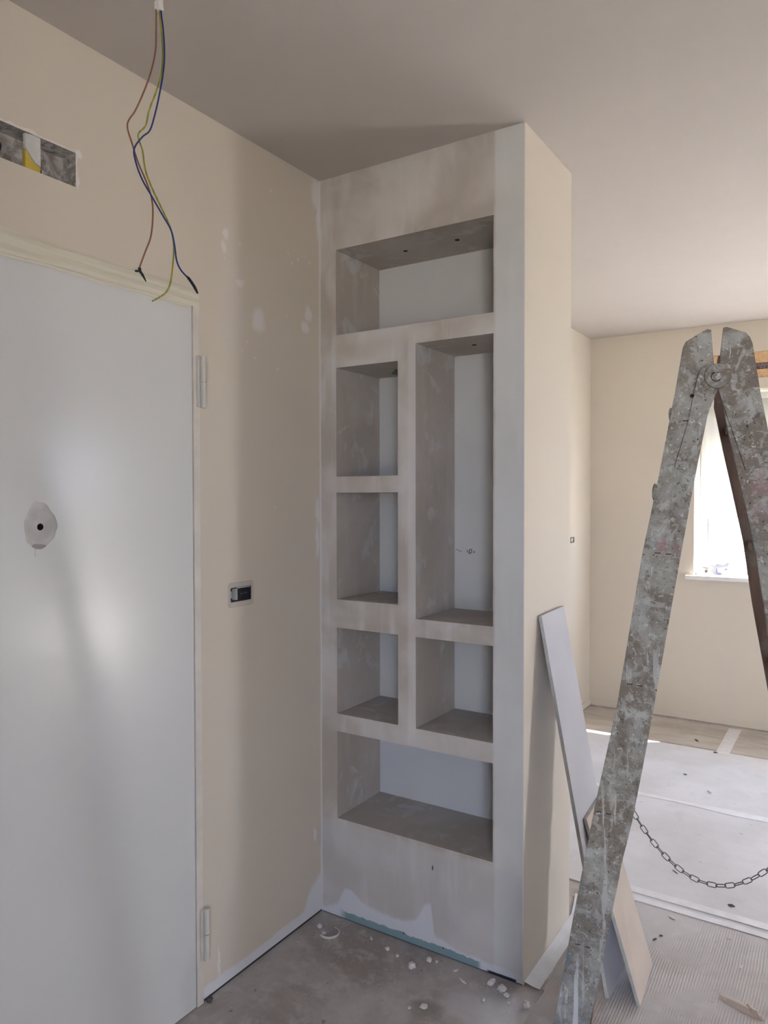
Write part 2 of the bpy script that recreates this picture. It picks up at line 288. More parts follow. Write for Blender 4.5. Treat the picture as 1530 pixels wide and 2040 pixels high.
def voxel(xs, ys, zs, solid, mi=None):
    """blocks of a grid, only the outside faces; mi(centre, normal) picks the material"""
    bm = bmesh.new(); V = {}
    def vv(i, j, k):
        if (i, j, k) not in V: V[(i, j, k)] = bm.verts.new((xs[i], ys[j], zs[k]))
        return V[(i, j, k)]
    nx, ny, nz_ = len(xs)-1, len(ys)-1, len(zs)-1
    S_ = {}
    for i in range(nx):
        for j in range(ny):
            for k in range(nz_): S_[(i, j, k)] = solid((xs[i]+xs[i+1])/2, (ys[j]+ys[j+1])/2, (zs[k]+zs[k+1])/2)
    D = {(-1,0,0): [(0,0,0),(0,0,1),(0,1,1),(0,1,0)], (1,0,0): [(1,0,0),(1,1,0),(1,1,1),(1,0,1)], (0,-1,0): [(0,0,0),(1,0,0),(1,0,1),(0,0,1)],
         (0,1,0): [(0,1,0),(0,1,1),(1,1,1),(1,1,0)], (0,0,-1): [(0,0,0),(0,1,0),(1,1,0),(1,0,0)], (0,0,1): [(0,0,1),(1,0,1),(1,1,1),(0,1,1)]}
    for (i, j, k), s_ in S_.items():
        if not s_: continue
        for dd, q in D.items():
            if S_.get((i+dd[0], j+dd[1], k+dd[2]), False): continue
            vs = [vv(i+a_, j+b_, k+c_) for a_, b_, c_ in q]
            f = bm.faces.new(vs)
            if mi:
                c = sum((w.co for w in vs), Vector())/4; f.material_index = mi(c, dd)
    return bm
def prism(bm, pts, d0, d1, axis='y', mi=0, mi_side=None):
    """polygon pts (a,b) extruded d0..d1 along axis"""
    def P(a_, b_, w): return {'y': (a_, w, b_), 'x': (w, a_, b_), 'z': (a_, b_, w)}[axis]
    A = [bm.verts.new(P(a_, b_, d0)) for a_, b_ in pts]; B = [bm.verts.new(P(a_, b_, d1)) for a_, b_ in pts]
    bm.faces.new(A).material_index = mi; bm.faces.new(B[::-1]).material_index = mi
    for i in range(len(pts)):
        j = (i+1) % len(pts); bm.faces.new([A[i], A[j], B[j], B[i]]).material_index = mi if mi_side is None else mi_side
def tube(bm, P, rad, seg=8, caps=True, closed=False, mi=0):
    P = [Vector(p) for p in P]; n = len(P); rings = []
    rr = rad if isinstance(rad, (list, tuple)) else [rad]*n
    t0 = (P[1]-P[0]).normalized(); up = Vector((0, 0, 1)) if abs(t0.z) < .9 else Vector((1, 0, 0)); nrm = t0.cross(up).normalized()
    for i in range(n):
        if closed: t = (P[(i+1) % n]-P[i-1]).normalized()
        else: t = (P[min(i+1, n-1)]-P[max(i-1, 0)]).normalized()
        nrm = (nrm-t*nrm.dot(t)).normalized(); bn = t.cross(nrm)
        rings.append([bm.verts.new(P[i]+(nrm*math.cos(2*PI*k/seg)+bn*math.sin(2*PI*k/seg))*rr[i]) for k in range(seg)])
    for i in range(n if closed else n-1):
        A, B = rings[i], rings[(i+1) % n]
        for k in range(seg): bm.faces.new([A[k], A[(k+1) % seg], B[(k+1) % seg], B[k]]).material_index = mi
    if caps and not closed:
        bm.faces.new(rings[0]).material_index = mi; bm.faces.new(rings[-1][::-1]).material_index = mi
def spline(P, sub=6):
    P = [Vector(p) for p in P]; out = []
    for i in range(len(P)-1):
        a_, b_, c_, e_ = P[max(i-1, 0)], P[i], P[i+1], P[min(i+2, len(P)-1)]
        for k in range(sub):
            t = k/sub; out.append(.5*((2*b_)+(c_-a_)*t+(2*a_-5*b_+4*c_-e_)*t*t+(3*b_-a_-3*c_+e_)*t**3))
    out.append(P[-1]); return out
def disc(bm, c, rad, thick, axis='y', seg=32, mi=0, rad2=None):
    pts = [(c[0]+rad*math.cos(2*PI*k/seg), c[1]+(rad2 or rad)*math.sin(2*PI*k/seg)) for k in range(seg)]
    prism(bm, pts, thick[0], thick[1], axis, mi)

# ------------------------------------------------------------------ room shell
XL, YF, XC, YB, YW, H = -1.6765, 2.1859, -.8787, 2.625, 5.4567, 2.7
DY0, DY1, DZ = .66, 1.588, 2.147                     # door frame opening in the left wall
CAV = (.72, 1.178, 2.329, 2.414)                     # chased slot above the door
SWB = (1.716, 1.812, 1.210, 1.256)                   # switch box
FBX = (5.008, 5.085, 1.222, 1.262)                   # small box by the far corner
def in_(y, z, R): return R[0] < y < R[1] and R[2] < z < R[3]
ys = sorted({YB_-.3, DY0, DY1, CAV[0], CAV[1], SWB[0], SWB[1], FBX[0], FBX[1], YW}); zs = sorted({0, DZ, CAV[2], CAV[3], SWB[2], SWB[3], FBX[2], FBX[3], H})
xs = [XL-.25, XL-.055, XL-.045, XL]
def sol(x, y, z):
    if x > XL-.045 and (in_(y, z, SWB) or in_(y, z, FBX)): return False
    if x > XL-.055 and in_(y, z, CAV): return False
    if x > XL-.055 and DY0 < y < DY1 and z < DZ: return False
    return True
bm = voxel(xs, ys, zs, sol, lambda c, n_: 1 if (CAV[0]-.01 < c.y < CAV[1]+.01 and CAV[2]-.01 < c.z < CAV[3]+.01 and c.x < XL-.001) else 0)
tag(link('wall_left', bm, [LEFT_M, MORT_M]), kind='structure')
bm = voxel(sorted({XL, FW[0], FW[1], -.87, .5, XR_}), [YW, YW+.08, YW+.35], sorted({0, FW[2], FW[3], 2.325, 2.495, H}),
           lambda x, y, z: not ((FW[0] < x < FW[1] and FW[2] < z < FW[3]) or (-.87 < x < .5 and 2.325 < z < 2.495 and y < YW+.08)))
tag(link('wall_far', bm, BEIGE_M), kind='structure')
bm = voxel([XR_, XR_+.3], sorted({YB_-.3, RD[0], RD[1], YW}), sorted({0, RD[2], RD[3], H}),
           lambda x, y, z: not in_(y, z, RD))
tag(link('wall_right', bm, BEIGE_M), kind='structure')
bm = voxel(sorted({XL, BD[0], BD[1], XR_}), [YB_-.3, YB_], sorted({0, BD[2], BD[3], H}), lambda x, y, z: not (BD[0] < x < BD[1] and BD[2] < z < BD[3]))
tag(link('wall_back', bm, BEIGE_M), kind='structure')
bm = bmesh.new(); box(bm, XL-.25, XR_+.3, YB_-.3, YW+.35, H, H+.25); tag(link('ceiling', bm, CEIL_M), kind='structure')
bm = bmesh.new(); box(bm, XL-.25, XR_+.3, YB_-.3, YW+.35, -.2, 0); tag(link('floor', bm, FLOOR_M), kind='structure')
# added slab outside, unseen, keeps the sun off the glazed door
bm = bmesh.new(); box(bm, XR_+.3, XR_+1.9, 2.6, 4.25, 2.3, 2.4); tag(link('trim_sun_blocker', bm, BEIGE_M), kind='structure')
# added wall outside, unseen, blocks ground light at the door behind the camera
bm = bmesh.new(); box(bm, -1.2, 3.4, -3.0, -2.85, -.2, 1.30); tag(link('trim_ground_blocker', bm, BEIGE_M), kind='structure')
bm = bmesh.new(); box(bm, -1.2, 3.4, -2.85, YB_-.3, -.2, -.02); tag(link('trim_blocker_floor', bm, BEIGE_M), kind='structure')  # added slab, unseen, cuts ground light coming up through the back door
# baseboards in the far room
bm = bmesh.new(); box(bm, XL, XR_, YW-.012, YW, 0, .045); tag(link('baseboard_far', bm, BEIGE_M, bevel=.003), kind='structure')
bm = bmesh.new(); box(bm, XL, XL+.012, YB, YW-.012, 0, .045); tag(link('baseboard_left', bm, BEIGE_M, bevel=.003), kind='structure')

# ------------------------------------------------------------------ door (left wall)
dr = empty('door_1', (XL, 1.1, 0)); tag(dr, kind='structure')
def child(name, bm, mats, parent, **k):
    """mesh given in world coordinates, parented so that it stays put"""
    pm = parent.matrix_world if parent.parent else Matrix.Translation(parent.location) @ Matrix.Rotation(parent.rotation_euler.z, 4, 'Z')
    o = link(name, bm, mats, parent, **k)
    o.matrix_parent_inverse = pm.inverted(); return o
HOLE = (1.068, 1.473)
bm = bmesh.new()     # leaf with a round lock hole
y0, y1, z0, z1 = DY0+.02, 1.558, .004, 2.118; fx = XL+.004; seg = 32; R_ = .0085
ring = [bm.verts.new((fx, HOLE[0]+R_*math.cos(2*PI*k/seg), HOLE[1]+R_*math.sin(2*PI*k/seg))) for k in range(seg)]
back = [bm.verts.new((fx-.04, v.co.y, v.co.z)) for v in ring]
cor_ = [bm.verts.new((fx, y, z)) for y, z in ((y1, z1), (y0, z1), (y0, z0), (y1, z0))]
for q in range(4):
    seg4 = [ring[(q*8+4+k) % 32] for k in range(9)]
    bm.faces.new([cor_[q], *seg4, cor_[(q+1) % 4]][:1]+seg4[::1]+[cor_[(q+1) % 4]]) if False else bm.faces.new([cor_[q]]+[ring[(q*8+4+k) % 32] for k in range(9)]+[cor_[(q+1) % 4]])
for k in range(seg): bm.faces.new([ring[k], ring[(k+1) % seg], back[(k+1) % seg], back[k]]).material_index = 1
bm.faces.new(back).material_index = 1
cb = [bm.verts.new((fx-.042, v.co.y, v.co.z)) for v in cor_]
for q in range(4): bm.faces.new([cor_[q], cor_[(q+1) % 4], cb[(q+1) % 4], cb[q]])
bm.faces.new(cb)
leaf = child('leaf', bm, [DOOR_M, SLOT_M], dr)
bm = bmesh.new()     # ragged filler patch around the hole, with the hole left open
N = 48; outer = []; inner = []; mid = []
for k in range(N):
    t = 2*PI*k/N; c, s_ = math.cos(t), math.sin(t)
    ra = 1+.05*math.sin(3*t+1)+.03*math.sin(7*t)+.015*math.sin(13*t+2)
    oy, oz = .044*c*ra*(1-.25*max(0, s_)), (.064*s_ if s_ > 0 else .052*s_)*ra
    outer.append(bm.verts.new((fx+.0004, HOLE[0]+oy, HOLE[1]+oz))); mid.append(bm.verts.new((fx+.0022, HOLE[0]+oy*.86, HOLE[1]+oz*.86)))
    inner.append(bm.verts.new((fx+.0008, HOLE[0]+.0092*c, HOLE[1]+.0092*s_)))
for k in range(N):
    j = (k+1) % N; bm.faces.new([outer[k], outer[j], mid[j], mid[k]]); bm.faces.new([mid[k], mid[j], inner[j], inner[k]])
tag(child('filler_patch', bm, FILLER_M, dr), 'grey filler patch around the round lock hole')
bm = bmesh.new(); tube(bm, spline([(fx, 1.055, 1.425), (fx+.001, 1.0535, 1.412), (fx+.001, 1.0535, 1.402)], 3), [.0008]*4+[.0008, .0012, .0014], 6)
child('filler_drip', bm, FRAME_M, dr, smooth=True)
bm = bmesh.new(); prism(bm, [(1.044, 1.428), (1.052, 1.433), (1.070, 1.431), (1.083, 1.428), (1.078, 1.423), (1.066, 1.419), (1.054, 1.421)], fx-.001, fx+.0026, 'x')
tag(child('filler_lip', bm, simple('shaded_filler', (.34, .33, .32), .9), dr), 'lip along the bottom of the filler patch, with its shade in the colour')  # lower shade of the patch put into a darker lip
bm = bmesh.new()
prism(bm, [(1.562, 0), (1.588, 0), (1.588, 2.147), (DY0, 2.147), (DY0, 2.121), (1.562, 2.121)], XL-.05, XL+.006, 'x')
box(bm, XL-.052, XL-.02, DY0, 1.562, 0, 2.121, 1)
child('frame', bm, [FRAME_M, FRAME_IN_M], dr, bevel=.0015)
def hinge(z0, z1):
    bm = bmesh.new(); c = (XL+.017, 1.591); zm = (z0+z1)/2
    disc(bm, c, .0085, (z0, zm-.0012), 'z', 20); disc(bm, c, .0085, (zm+.0012, z1), 'z', 20); disc(bm, c, .0045, (zm-.002, zm+.002), 'z', 16)
    box(bm, XL+.0055, XL+.012, 1.574, 1.592, z0+.002, z1-.002)
    child('hinge', bm, HINGE_M, dr)
hinge(1.812, 1.964); hinge(.137, .295)
# masking tape along the head of the frame: three overlapping slightly wavy bands
for i, (za, zb, xo) in enumerate([(2.128, 2.172, .0075), (2.112, 2.138, .010), (2.104, 2.116, .0082)]):
    bm = bmesh.new(); prev = None; nseg = 26
    for k in range(nseg+1):
        y = .60+(1.583-.60)*k/nseg; w = .0018*math.sin(k*.9+i)+.0012*math.sin(k*2.3+i*2); dz = -.010*(k/nseg)*(1 if i == 0 else 0)
        if i == 2 and y > 1.55: break
        row = [bm.verts.new((XL+xo-.0015, y, za+w+dz*.4)), bm.verts.new((XL+xo+.0012, y, (za+zb)/2+w)), bm.verts.new((XL+xo-.0010, y, zb+w*.6+dz)), bm.verts.new((XL+xo-.003, y, (za+zb)/2))]
        if prev:
            for a_ in range(4): bm.faces.new([prev[a_], prev[(a_+1) % 4], row[(a_+1) % 4], row[a_]])
        else: bm.faces.new(row)
        prev = row
    bm.faces.new(prev[::-1])
    tag(child('masking_tape', bm, MASK_M, dr, smooth=False), 'cream masking tape stuck along the head of the frame')

# ------------------------------------------------------------------ niche unit
un = empty('niche_shelf_unit', ((XL+XC)/2, YF, 0))
tag(un, 'tall grey plasterboard unit with seven open niches, standing from floor to ceiling', 'built-in shelf')
NL, NM0, NM1, NR, YK = -1.603, -1.341, -1.270, -.984, 2.475
# niches
NI = [(NL, NR, 2.130, 2.437), (NL, NM0, 1.618, 2.012), (NL, NM0, 1.171, 1.560), (NM1, NR, 1.128, 2.064), (NL, NM0, .752, 1.067), (NM1, NR, .752, 1.066), (NL, NR, .366, .687)]
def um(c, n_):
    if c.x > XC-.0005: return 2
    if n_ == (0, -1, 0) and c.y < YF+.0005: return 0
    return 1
e_ = .0004
def upart(name, xs, zs, hole, label=None, y1=YK):
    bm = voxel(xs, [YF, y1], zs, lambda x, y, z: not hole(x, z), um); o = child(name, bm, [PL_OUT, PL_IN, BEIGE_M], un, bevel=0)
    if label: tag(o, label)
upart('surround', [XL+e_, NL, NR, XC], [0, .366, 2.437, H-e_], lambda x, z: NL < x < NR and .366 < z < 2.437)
def notnich(x, z): return any(a_ < x < b_ and c_ < z < f_ for a_, b_, c_, f_ in NI)
upart('shelf', [NL, NM0, NM1, NR], [2.012, 2.064, 2.130], notnich)
upart('shelf', [NL, NM0], [1.560, 1.618], notnich)
upart('shelf', [NL, NM0], [1.067, 1.171], notnich)
upart('shelf', [NM1, NR], [1.066, 1.128], notnich)
upart('shelf', [NL, NR], [.687, .752], notnich)
upart('divider', [NM0, NM1], [.752, 2.012], notnich)
bm = bmesh.new(); box(bm, XL+e_, XC, YK, YB, 0, H-e_)
for f in bm.faces:
    if f.calc_center_median().x > XC-.001 or f.calc_center_median().y > YB-.001: f.material_index = 1
child('back_panel', bm, [BOARD, BEIGE_M], un)
# three small cable holes in the niche ceilings, slightly proud rims
for x, y, z in [(-1.397, 2.332, 2.437), (-1.186, 2.330, 2.437), (-1.115, 2.319, 2.064)]:
    bm = bmesh.new(); disc(bm, (x, y), .0085, (z-.0006, z+.002), 'z', 20, 1)
    tag(child('cable_hole', bm, [PL_IN, SLOT_M], un), 'small dark round cable hole in a niche ceiling')
# torn green paper under the ceiling of the upper left niche
bm = bmesh.new()
prism(bm, [(-1.50, 2.40), (-1.44, 2.33), (-1.341, 2.30), (-1.341, 2.475), (-1.47, 2.475)], 2.0095, 2.0119, 'z')
tag(child('torn_paper', bm, simple('green_board_paper', (.20, .235, .21), .9, .15, 30), un), 'greenish torn board paper under the niche ceiling')
# pencil marks on the back of the tall niche
def stroke(pts, w):
    bm = bmesh.new(); tube(bm, [(x, YK-.0002, z) for x, z in pts], w, 6); return bm
GRAPH = simple('graphite', (.07, .065, .06), .8)
for pts, w in [([(-1.265, 1.349), (-1.252, 1.345)], .0008), ([(-1.253, 1.343), (-1.240, 1.342)], .0009), ([(-1.218, 1.349), (-1.218, 1.339)], .0010), ([(-1.205+.0062*math.cos(t*.7), 1.343+.0072*math.sin(t*.7)+.004*math.cos(t*.7)) for t in range(10)], .0014), ([(-1.193, 1.338), (-1.189, 1.345), (-1.187, 1.339)], .0012)]:
    tag(child('pencil_mark', stroke(pts, w), GRAPH, un), 'stroke of a small handwritten pencil note')

# ------------------------------------------------------------------ switch box, cavity contents, far box
sb = empty('switch_box', (XL, 1.765, 1.20)); tag(sb, 'black flush switch box in the beige wall between door and niches', 'switch box')
bm = bmesh.new()
def rrect(y0, y1, z0, z1, rr, n=6):
    P = []
    for (cy, cz, a0) in ((y1-rr, z1-rr, 0), (y0+rr, z1-rr, 90), (y0+rr, z0+rr, 180), (y1-rr, z0+rr, 270)):
        for k in range(n+1): t = math.radians(a0+90*k/n); P.append((cy+rr*math.cos(t), cz+rr*math.sin(t)))
    return P
O_ = rrect(1.706, 1.824, 1.193, 1.272, .012); I_ = rrect(1.716, 1.812, 1.210, 1.256, .004)
oo = [bm.verts.new((XL+.0002, *p)) for p in O_]; oi = [bm.verts.new((XL+.002, 1.765+(p[0]-1.765)*.97, 1.2325+(p[1]-1.2325)*.97)) for p in O_]; ii = [bm.verts.new((XL+.002, *p)) for p in I_]; ib = [bm.verts.new((XL-.003, *p)) for p in I_]
for A, B in ((oo, oi), (oi, ii), (ii, ib)):
    for k in range(len(A)): j = (k+1) % len(A); bm.faces.new([A[k], A[j], B[j], B[k]])
child('rim', bm, CLEAR_M, sb)
bm = bmesh.new(); box(bm, XL-.044, XL-.040, 1.717, 1.811, 1.211, 1.255); box(bm, XL-.040, XL-.001, 1.717, 1.720, 1.211, 1.255); box(bm, XL-.040, XL-.001, 1.808, 1.811, 1.211, 1.255); box(bm, XL-.040, XL-.001, 1.720, 1.808, 1.211, 1.214); box(bm, XL-.040, XL-.001, 1.720, 1.808, 1.252, 1.255)
child('housing', bm, BLACK_M, sb)
bm = bmesh.new(); box(bm, XL-.036, XL-.002, 1.748, 1.806, 1.2145, 1.2515)
blk = child('insert', bm, BLACK_M, sb, bevel=.002)
bm = bmesh.new(); box(bm, XL-.02, XL+.001, 1.7445, 1.7475, 1.2145, 1.2520); box(bm, XL-.02, XL+.001, 1.7475, 1.806, 1.2518, 1.2545)
child('bracket', bm, HINGE_M, sb)
bm = bmesh.new(); box(bm, XL-.03, XL-.006, 1.722, 1.730, 1.222, 1.244); child('clip', bm, simple('pale_grey_clip', (.42, .43, .44), .5), sb)
for k in range(3):
    bm = bmesh.new(); box(bm, XL-.003, XL-.0016, 1.766+k*.011, 1.770+k*.011, 1.231+(.001 if k else 0), 1.2345+(.002 if k == 2 else 0)); child('marking', bm, simple('grey_marking', (.22, .22, .23), .6), sb)

ct = empty('junction_strap', (XL, 1.06, 2.33)); tag(ct, 'white plastic strap with yellow end bridging the raw slot above the door', 'strap')
bm = bmesh.new(); prism(bm, [(1.044, 2.412), (1.084, 2.416), (1.084, 2.345), (1.070, 2.350), (1.058, 2.362), (1.046, 2.378)], XL-.012, XL-.002, 'x'); child('strap_body', bm, simple('white_strap', (.60, .60, .59), .6, .08, 30), ct, bevel=.001)
bm = bmesh.new(); prism(bm, [(1.046, 2.376), (1.058, 2.360), (1.070, 2.348), (1.084, 2.343), (1.084, 2.328), (1.045, 2.331)], XL-.016, XL-.004, 'x'); tag(child('tape_end', bm, simple('yellow_tape', (.50, .38, .07), .6), ct), 'yellow lower end')
bm = bmesh.new(); prism(bm, [(1.084, 2.357), (1.112, 2.350), (1.108, 2.340), (1.084, 2.343)], XL-.035, XL-.028, 'x'); child('strap_tail', bm, simple('white_strap_tail', (.60, .60, .59), .6), ct, bevel=.002)
cw = empty('cable_stub', (XL-.03, 1.09, 2.33)); tag(cw, 'short curled black cable end in the raw slot, right of the strap', 'cable')
bm = bmesh.new(); tube(bm, spline([(XL-.02+.004*math.sin(t), 1.092+.0035*math.cos(t), 2.338+.0035*math.sin(t)+.0003*t) for t in [k*.7 for k in range(14)]], 3), .0011, 6); child('wire', bm, BLACK_M, cw, smooth=True)
cw = empty('cable_stub', (XL-.03, .985, 2.34)); tag(cw, 'bent black cable end in the raw slot, at the left edge of the photo', 'cable')
bm = bmesh.new(); tube(bm, spline([(XL-.04, .975, 2.33), (XL-.02, .984, 2.342), (XL-.006, .985, 2.360), (XL-.01, .975, 2.366), (XL-.03, .970, 2.36)], 5), .0035, 8); child('wire', bm, BLACK_M, cw, smooth=True)

fb = empty('socket_box', (XL, 5.046, 1.22)); tag(fb, 'small open grey socket box on the left wall of the far room', 'socket box')
bm = bmesh.new(); y0, y1, z0, z1 = FBX; box(bm, XL-.04, XL-.036, y0, y1, z0, z1); box(bm, XL-.036, XL+.002, y0, y0+.005, z0, z1); box(bm, XL-.036, XL+.002, y1-.005, y1, z0, z1); box(bm, XL-.036, XL+.002, y0+.005, y1-.005, z0, z0+.005, 0); box(bm, XL-.036, XL+.002, y0+.005, y1-.005, z1-.005, z1)
child('housing', bm, simple('dark_box_plastic', (.12, .115, .10), .6), fb)
bm = bmesh.new(); box(bm, XL-.02, XL-.003, y0+.03, y1-.006, z0+.006, z1-.006); child('insert', bm, simple('pale_box_insert', (.55, .55, .54), .5), fb)
bm = bmesh.new(); tube(bm, spline([(XL-.01, y0+.01, 1.245), (XL+.02, y0-.01, 1.262), (XL+.03, y0-.04, 1.262)], 4), .0018, 6); tube(bm, spline([(XL-.01, y0+.01, 1.235), (XL+.02, y0-.01, 1.23), (XL+.03, y0-.045, 1.245)], 4), .0018, 6); child('wire', bm, simple('grey_wire', (.3, .3, .28), .6), fb)

# ------------------------------------------------------------------ far window, shutter box, sill, bag
win = empty('window_1', (FW[0], YW+.25, FW[2])); tag(win, kind='structure')
bm = bmesh.new()
x0, x1, z0, z1 = FW; yw0, yw1 = YW+.22, YW+.28
for a_ in [(x0, x0+.055, z0, z1), (x1-.055, x1, z0, z1), (x0+.055, x1-.055, z0, z0+.06), (x0+.055, x1-.055, z1-.06, z1), ((x0+x1)/2-.05, (x0+x1)/2+.05, z0+.06, z1-.06)]: box(bm, a_[0], a_[1], yw0, yw1, a_[2], a_[3])
child('window_frame', bm, PVC_M, win, bevel=.003)
m = M('window_glass', .02); g = m.n('ShaderNodeBsdfGlossy'); g.inputs['Roughness'].default_value = .02; tr = m.n('ShaderNodeBsdfTransparent'); mx = m.n('ShaderNodeMixShader'); mx.inputs[0].default_value = .06
m.l(tr.outputs[0], mx.inputs[1]); m.l(g.outputs[0], mx.inputs[2]); m.l(mx.outputs[0], m.t.nodes['Material Output'].inputs[0]); GLASS = m.m
for gx0, gx1 in ((x0+.055, (x0+x1)/2-.05), ((x0+x1)/2+.05, x1-.055)):
    bm = bmesh.new(); box(bm, gx0, gx1, YW+.247, YW+.253, z0+.06, z1-.06); child('pane', bm, GLASS, win)
bm = bmesh.new(); box(bm, x0-.05, x1+.05, YW-.035, YW+.22, z0-.028, z0+.002); child('window_sill', bm, SILL_M, win, bevel=.004)
bm = bmesh.new()
for k in range(13): box(bm, x0+.02, x1-.02 if k > 7 else .30, YW+.305+.002*(k % 2), YW+.318, 1.66+.0465*k, 1.66+.0465*(k+1)-.001)
child('roller_shutter', bm, simple('pale_shutter', (.62, .63, .62), .5, .03), win)
for nm, R, ax in (('door_2', RD, 'x'), ('door_3', BD, 'y')):
    e2 = empty(nm); tag(e2, kind='structure'); bm = bmesh.new(); a0, a1, c0, c1 = R; w_ = .03
    for q in [(a0, a0+w_, c0, c1), (a1-w_, a1, c0, c1), (a0+w_, a1-w_, c0, c0+w_), (a0+w_, a1-w_, c1-w_, c1), (a0+w_, a1-w_, 1.28, 1.36)]:
        if ax == 'x': box(bm, XR_+.10, XR_+.15, q[0], q[1], q[2], q[3])
        else: box(bm, q[0], q[1], YB_-.11, YB_-.06, q[2], q[3])
    child('door_frame', bm, PVC_M, e2)
# translucent film hanging in front of the upper part of the window
m = M('translucent_film', .6); tl = m.n('ShaderNodeBsdfTranslucent'); tl.inputs[0].default_value = (.92, .92, .90, 1); df = m.n('ShaderNodeBsdfDiffuse'); df.inputs[0].default_value = (.8, .8, .78, 1); mx = m.n('ShaderNodeMixShader'); mx.inputs[0].default_value = .85
m.l(df.outputs[0], mx.inputs[1]); m.l(tl.outputs[0], mx.inputs[2]); m.l(mx.outputs[0], m.t.nodes['Material Output'].inputs[0]); FILM_M = m.m
bm = bmesh.new(); prev = None; nx = 120
for k in range(nx+1):
    x = -.93+(2.10)*k/nx; row = []
    for j in range(9):
        z = 2.20-((.80 if x < .09 else 1.195)+.012*math.sin(k*.5))*j/8; y = YW+.12+.008*math.sin(k*.55+.3*j)+.004*math.sin(k*1.7)  # unseen right part lengthened to the sill to block the sun
        row.append((x, y, z))
    fr = [bm.verts.new(p) for p in row]; bk = [bm.verts.new((p[0], p[1]+.0008, p[2])) for p in row]
    if prev:
        for j in range(8):
            bm.faces.new([prev[0][j], prev[0][j+1], fr[j+1], fr[j]]); bm.faces.new([prev[1][j], bk[j], bk[j+1], prev[1][j+1]])
        bm.faces.new([prev[0][0], fr[0], bk[0], prev[1][0]]); bm.faces.new([prev[0][8], prev[1][8], bk[8], fr[8]])
    prev = (fr, bk)
o = link('curtain_film', bm, FILM_M, smooth=True); tag(o, 'thin translucent white plastic film hung over the upper window', 'curtain')
bx = empty('shutter_box', (-.2, YW, 2.41)); tag(bx, 'raw orange chipboard shutter box above the far window', 'shutter box')
bm = bmesh.new(); box(bm, -.868, .498, YW-.003, YW+.02, 2.422, 2.493); child('board', bm, OSB_M, bx)
bm = bmesh.new(); box(bm, -.868, .498, YW-.003, YW+.02, 2.327, 2.378); child('board', bm, OSB_M, bx)
bm = bmesh.new(); box(bm, -.868, .498, YW+.008, YW+.03, 2.378, 2.422); tag(child('slot', bm, BRICK_M, bx), 'dark dirty slot between the two boards')
# bag on the sill
bg_ = empty('plastic_bag', (-.80, YW+.05, FW[2])); tag(bg_, 'white printed plastic bag lying on the far window sill', 'bag')
bm = bmesh.new(); bmesh.ops.create_icosphere(bm, subdivisions=4, radius=1)
for v in bm.verts:
    c = v.co.copy(); nn = noise.noise(c*2.2)*.22+noise.noise(c*5)*.10
    v.co = Vector((-.80+c.x*.115*(1+nn), YW+.055+c.y*.038*(1+nn), FW[2]+.003+max(0, (c.z*.5+.5))**.8*.095*(1+nn)))
    v.co.z = max(v.co.z, FW[2]+.003)
child('bag_body', bm, simple('white_bag_plastic', (.8, .8, .8), .4), bg_, smooth=True)
def at_far(px, py, y):
    v = d+r2*((px-765)/FPX)-u2*((py-1020)/FPX); t = y/v.y; return (v.x*t, CAMH+v.z*t)
marks = [([(-.902, 1.062), (-.862, 1.058), (-.862, 1.048), (-.880, 1.050), (-.884, 1.052), (-.902, 1.055)], (.35, .32, .33)), ([(-.884, 1.044), (-.868, 1.044), (-.866, 1.036), (-.872, 1.020), (-.886, 1.022)], (.22, .22, .26)),
         ([(-.812, 1.062), (-.806, 1.062), (-.806, 1.028), (-.780, 1.024), (-.780, 1.018), (-.814, 1.020)], (.18, .22, .55)), ([(-.770, 1.040), (-.748, 1.060), (-.736, 1.046), (-.748, 1.048)], (.16, .22, .50))]
marks.append(([(-.948, 1.004), (-.925, 1.004), (-.938, 1.014), (-.943, 1.052)], (.22, .20, .18)))  # dark fold, its shade put in as a flat mark
for k, (pts, c) in enumerate(marks):
    bm = bmesh.new(); prism(bm, pts, YW-.004, YW-.001, 'y'); child('letter_and_fold', bm, simple('ink_and_fold', c, .6), bg_)

# ------------------------------------------------------------------ floor coverings (each lies on the floor)
def sheet(name, pts, z0, z1, mat, label, cat):
    bm = bmesh.new(); prism(bm, pts, z0, z1, 'z'); o = link(name, bm, mat); return tag(o, label, cat)
def wavy(x0, x1, y, amp, n=40, sd=0): return [(x0+(x1-x0)*k/n, y+amp*noise.noise(Vector((k*.37, sd, 0)))) for k in range(n+1)]
edge = [(-.815+.03*noise.noise(Vector((k*.6, 3, 0)))-(.00 if k > 4 else .02*k), 1.0+1.19*k/14) for k in range(15)]
sheet('cardboard_sheet', edge+[(-.82, 2.2), (-.80, 2.70), (-.82, 2.898)]+[(XR_-.05, 2.898), (XR_-.05, 1.0)], .0002, .003, CARD_M, 'ribbed brownish cardboard sheet covering the floor around the ladder', 'floor covering')
sheet('fleece_sheet', [(XL+.02, 2.902), (XR_-.05, 2.902)]+wavy(XR_-.05, XL+.02, 4.835, .02, 40, 5), .0002, .0045, FLEECE_M, 'white fleece sheet covering the middle of the far room floor', 'floor covering')
sheet('paper_sheet', [(XL+.02, 4.862), (XR_-.05, 4.862), (XR_-.05, 5.40), (XL+.02, 5.40)], .0002, .002, TAN_M, 'tan paper covering the floor along the far wall', 'floor covering')
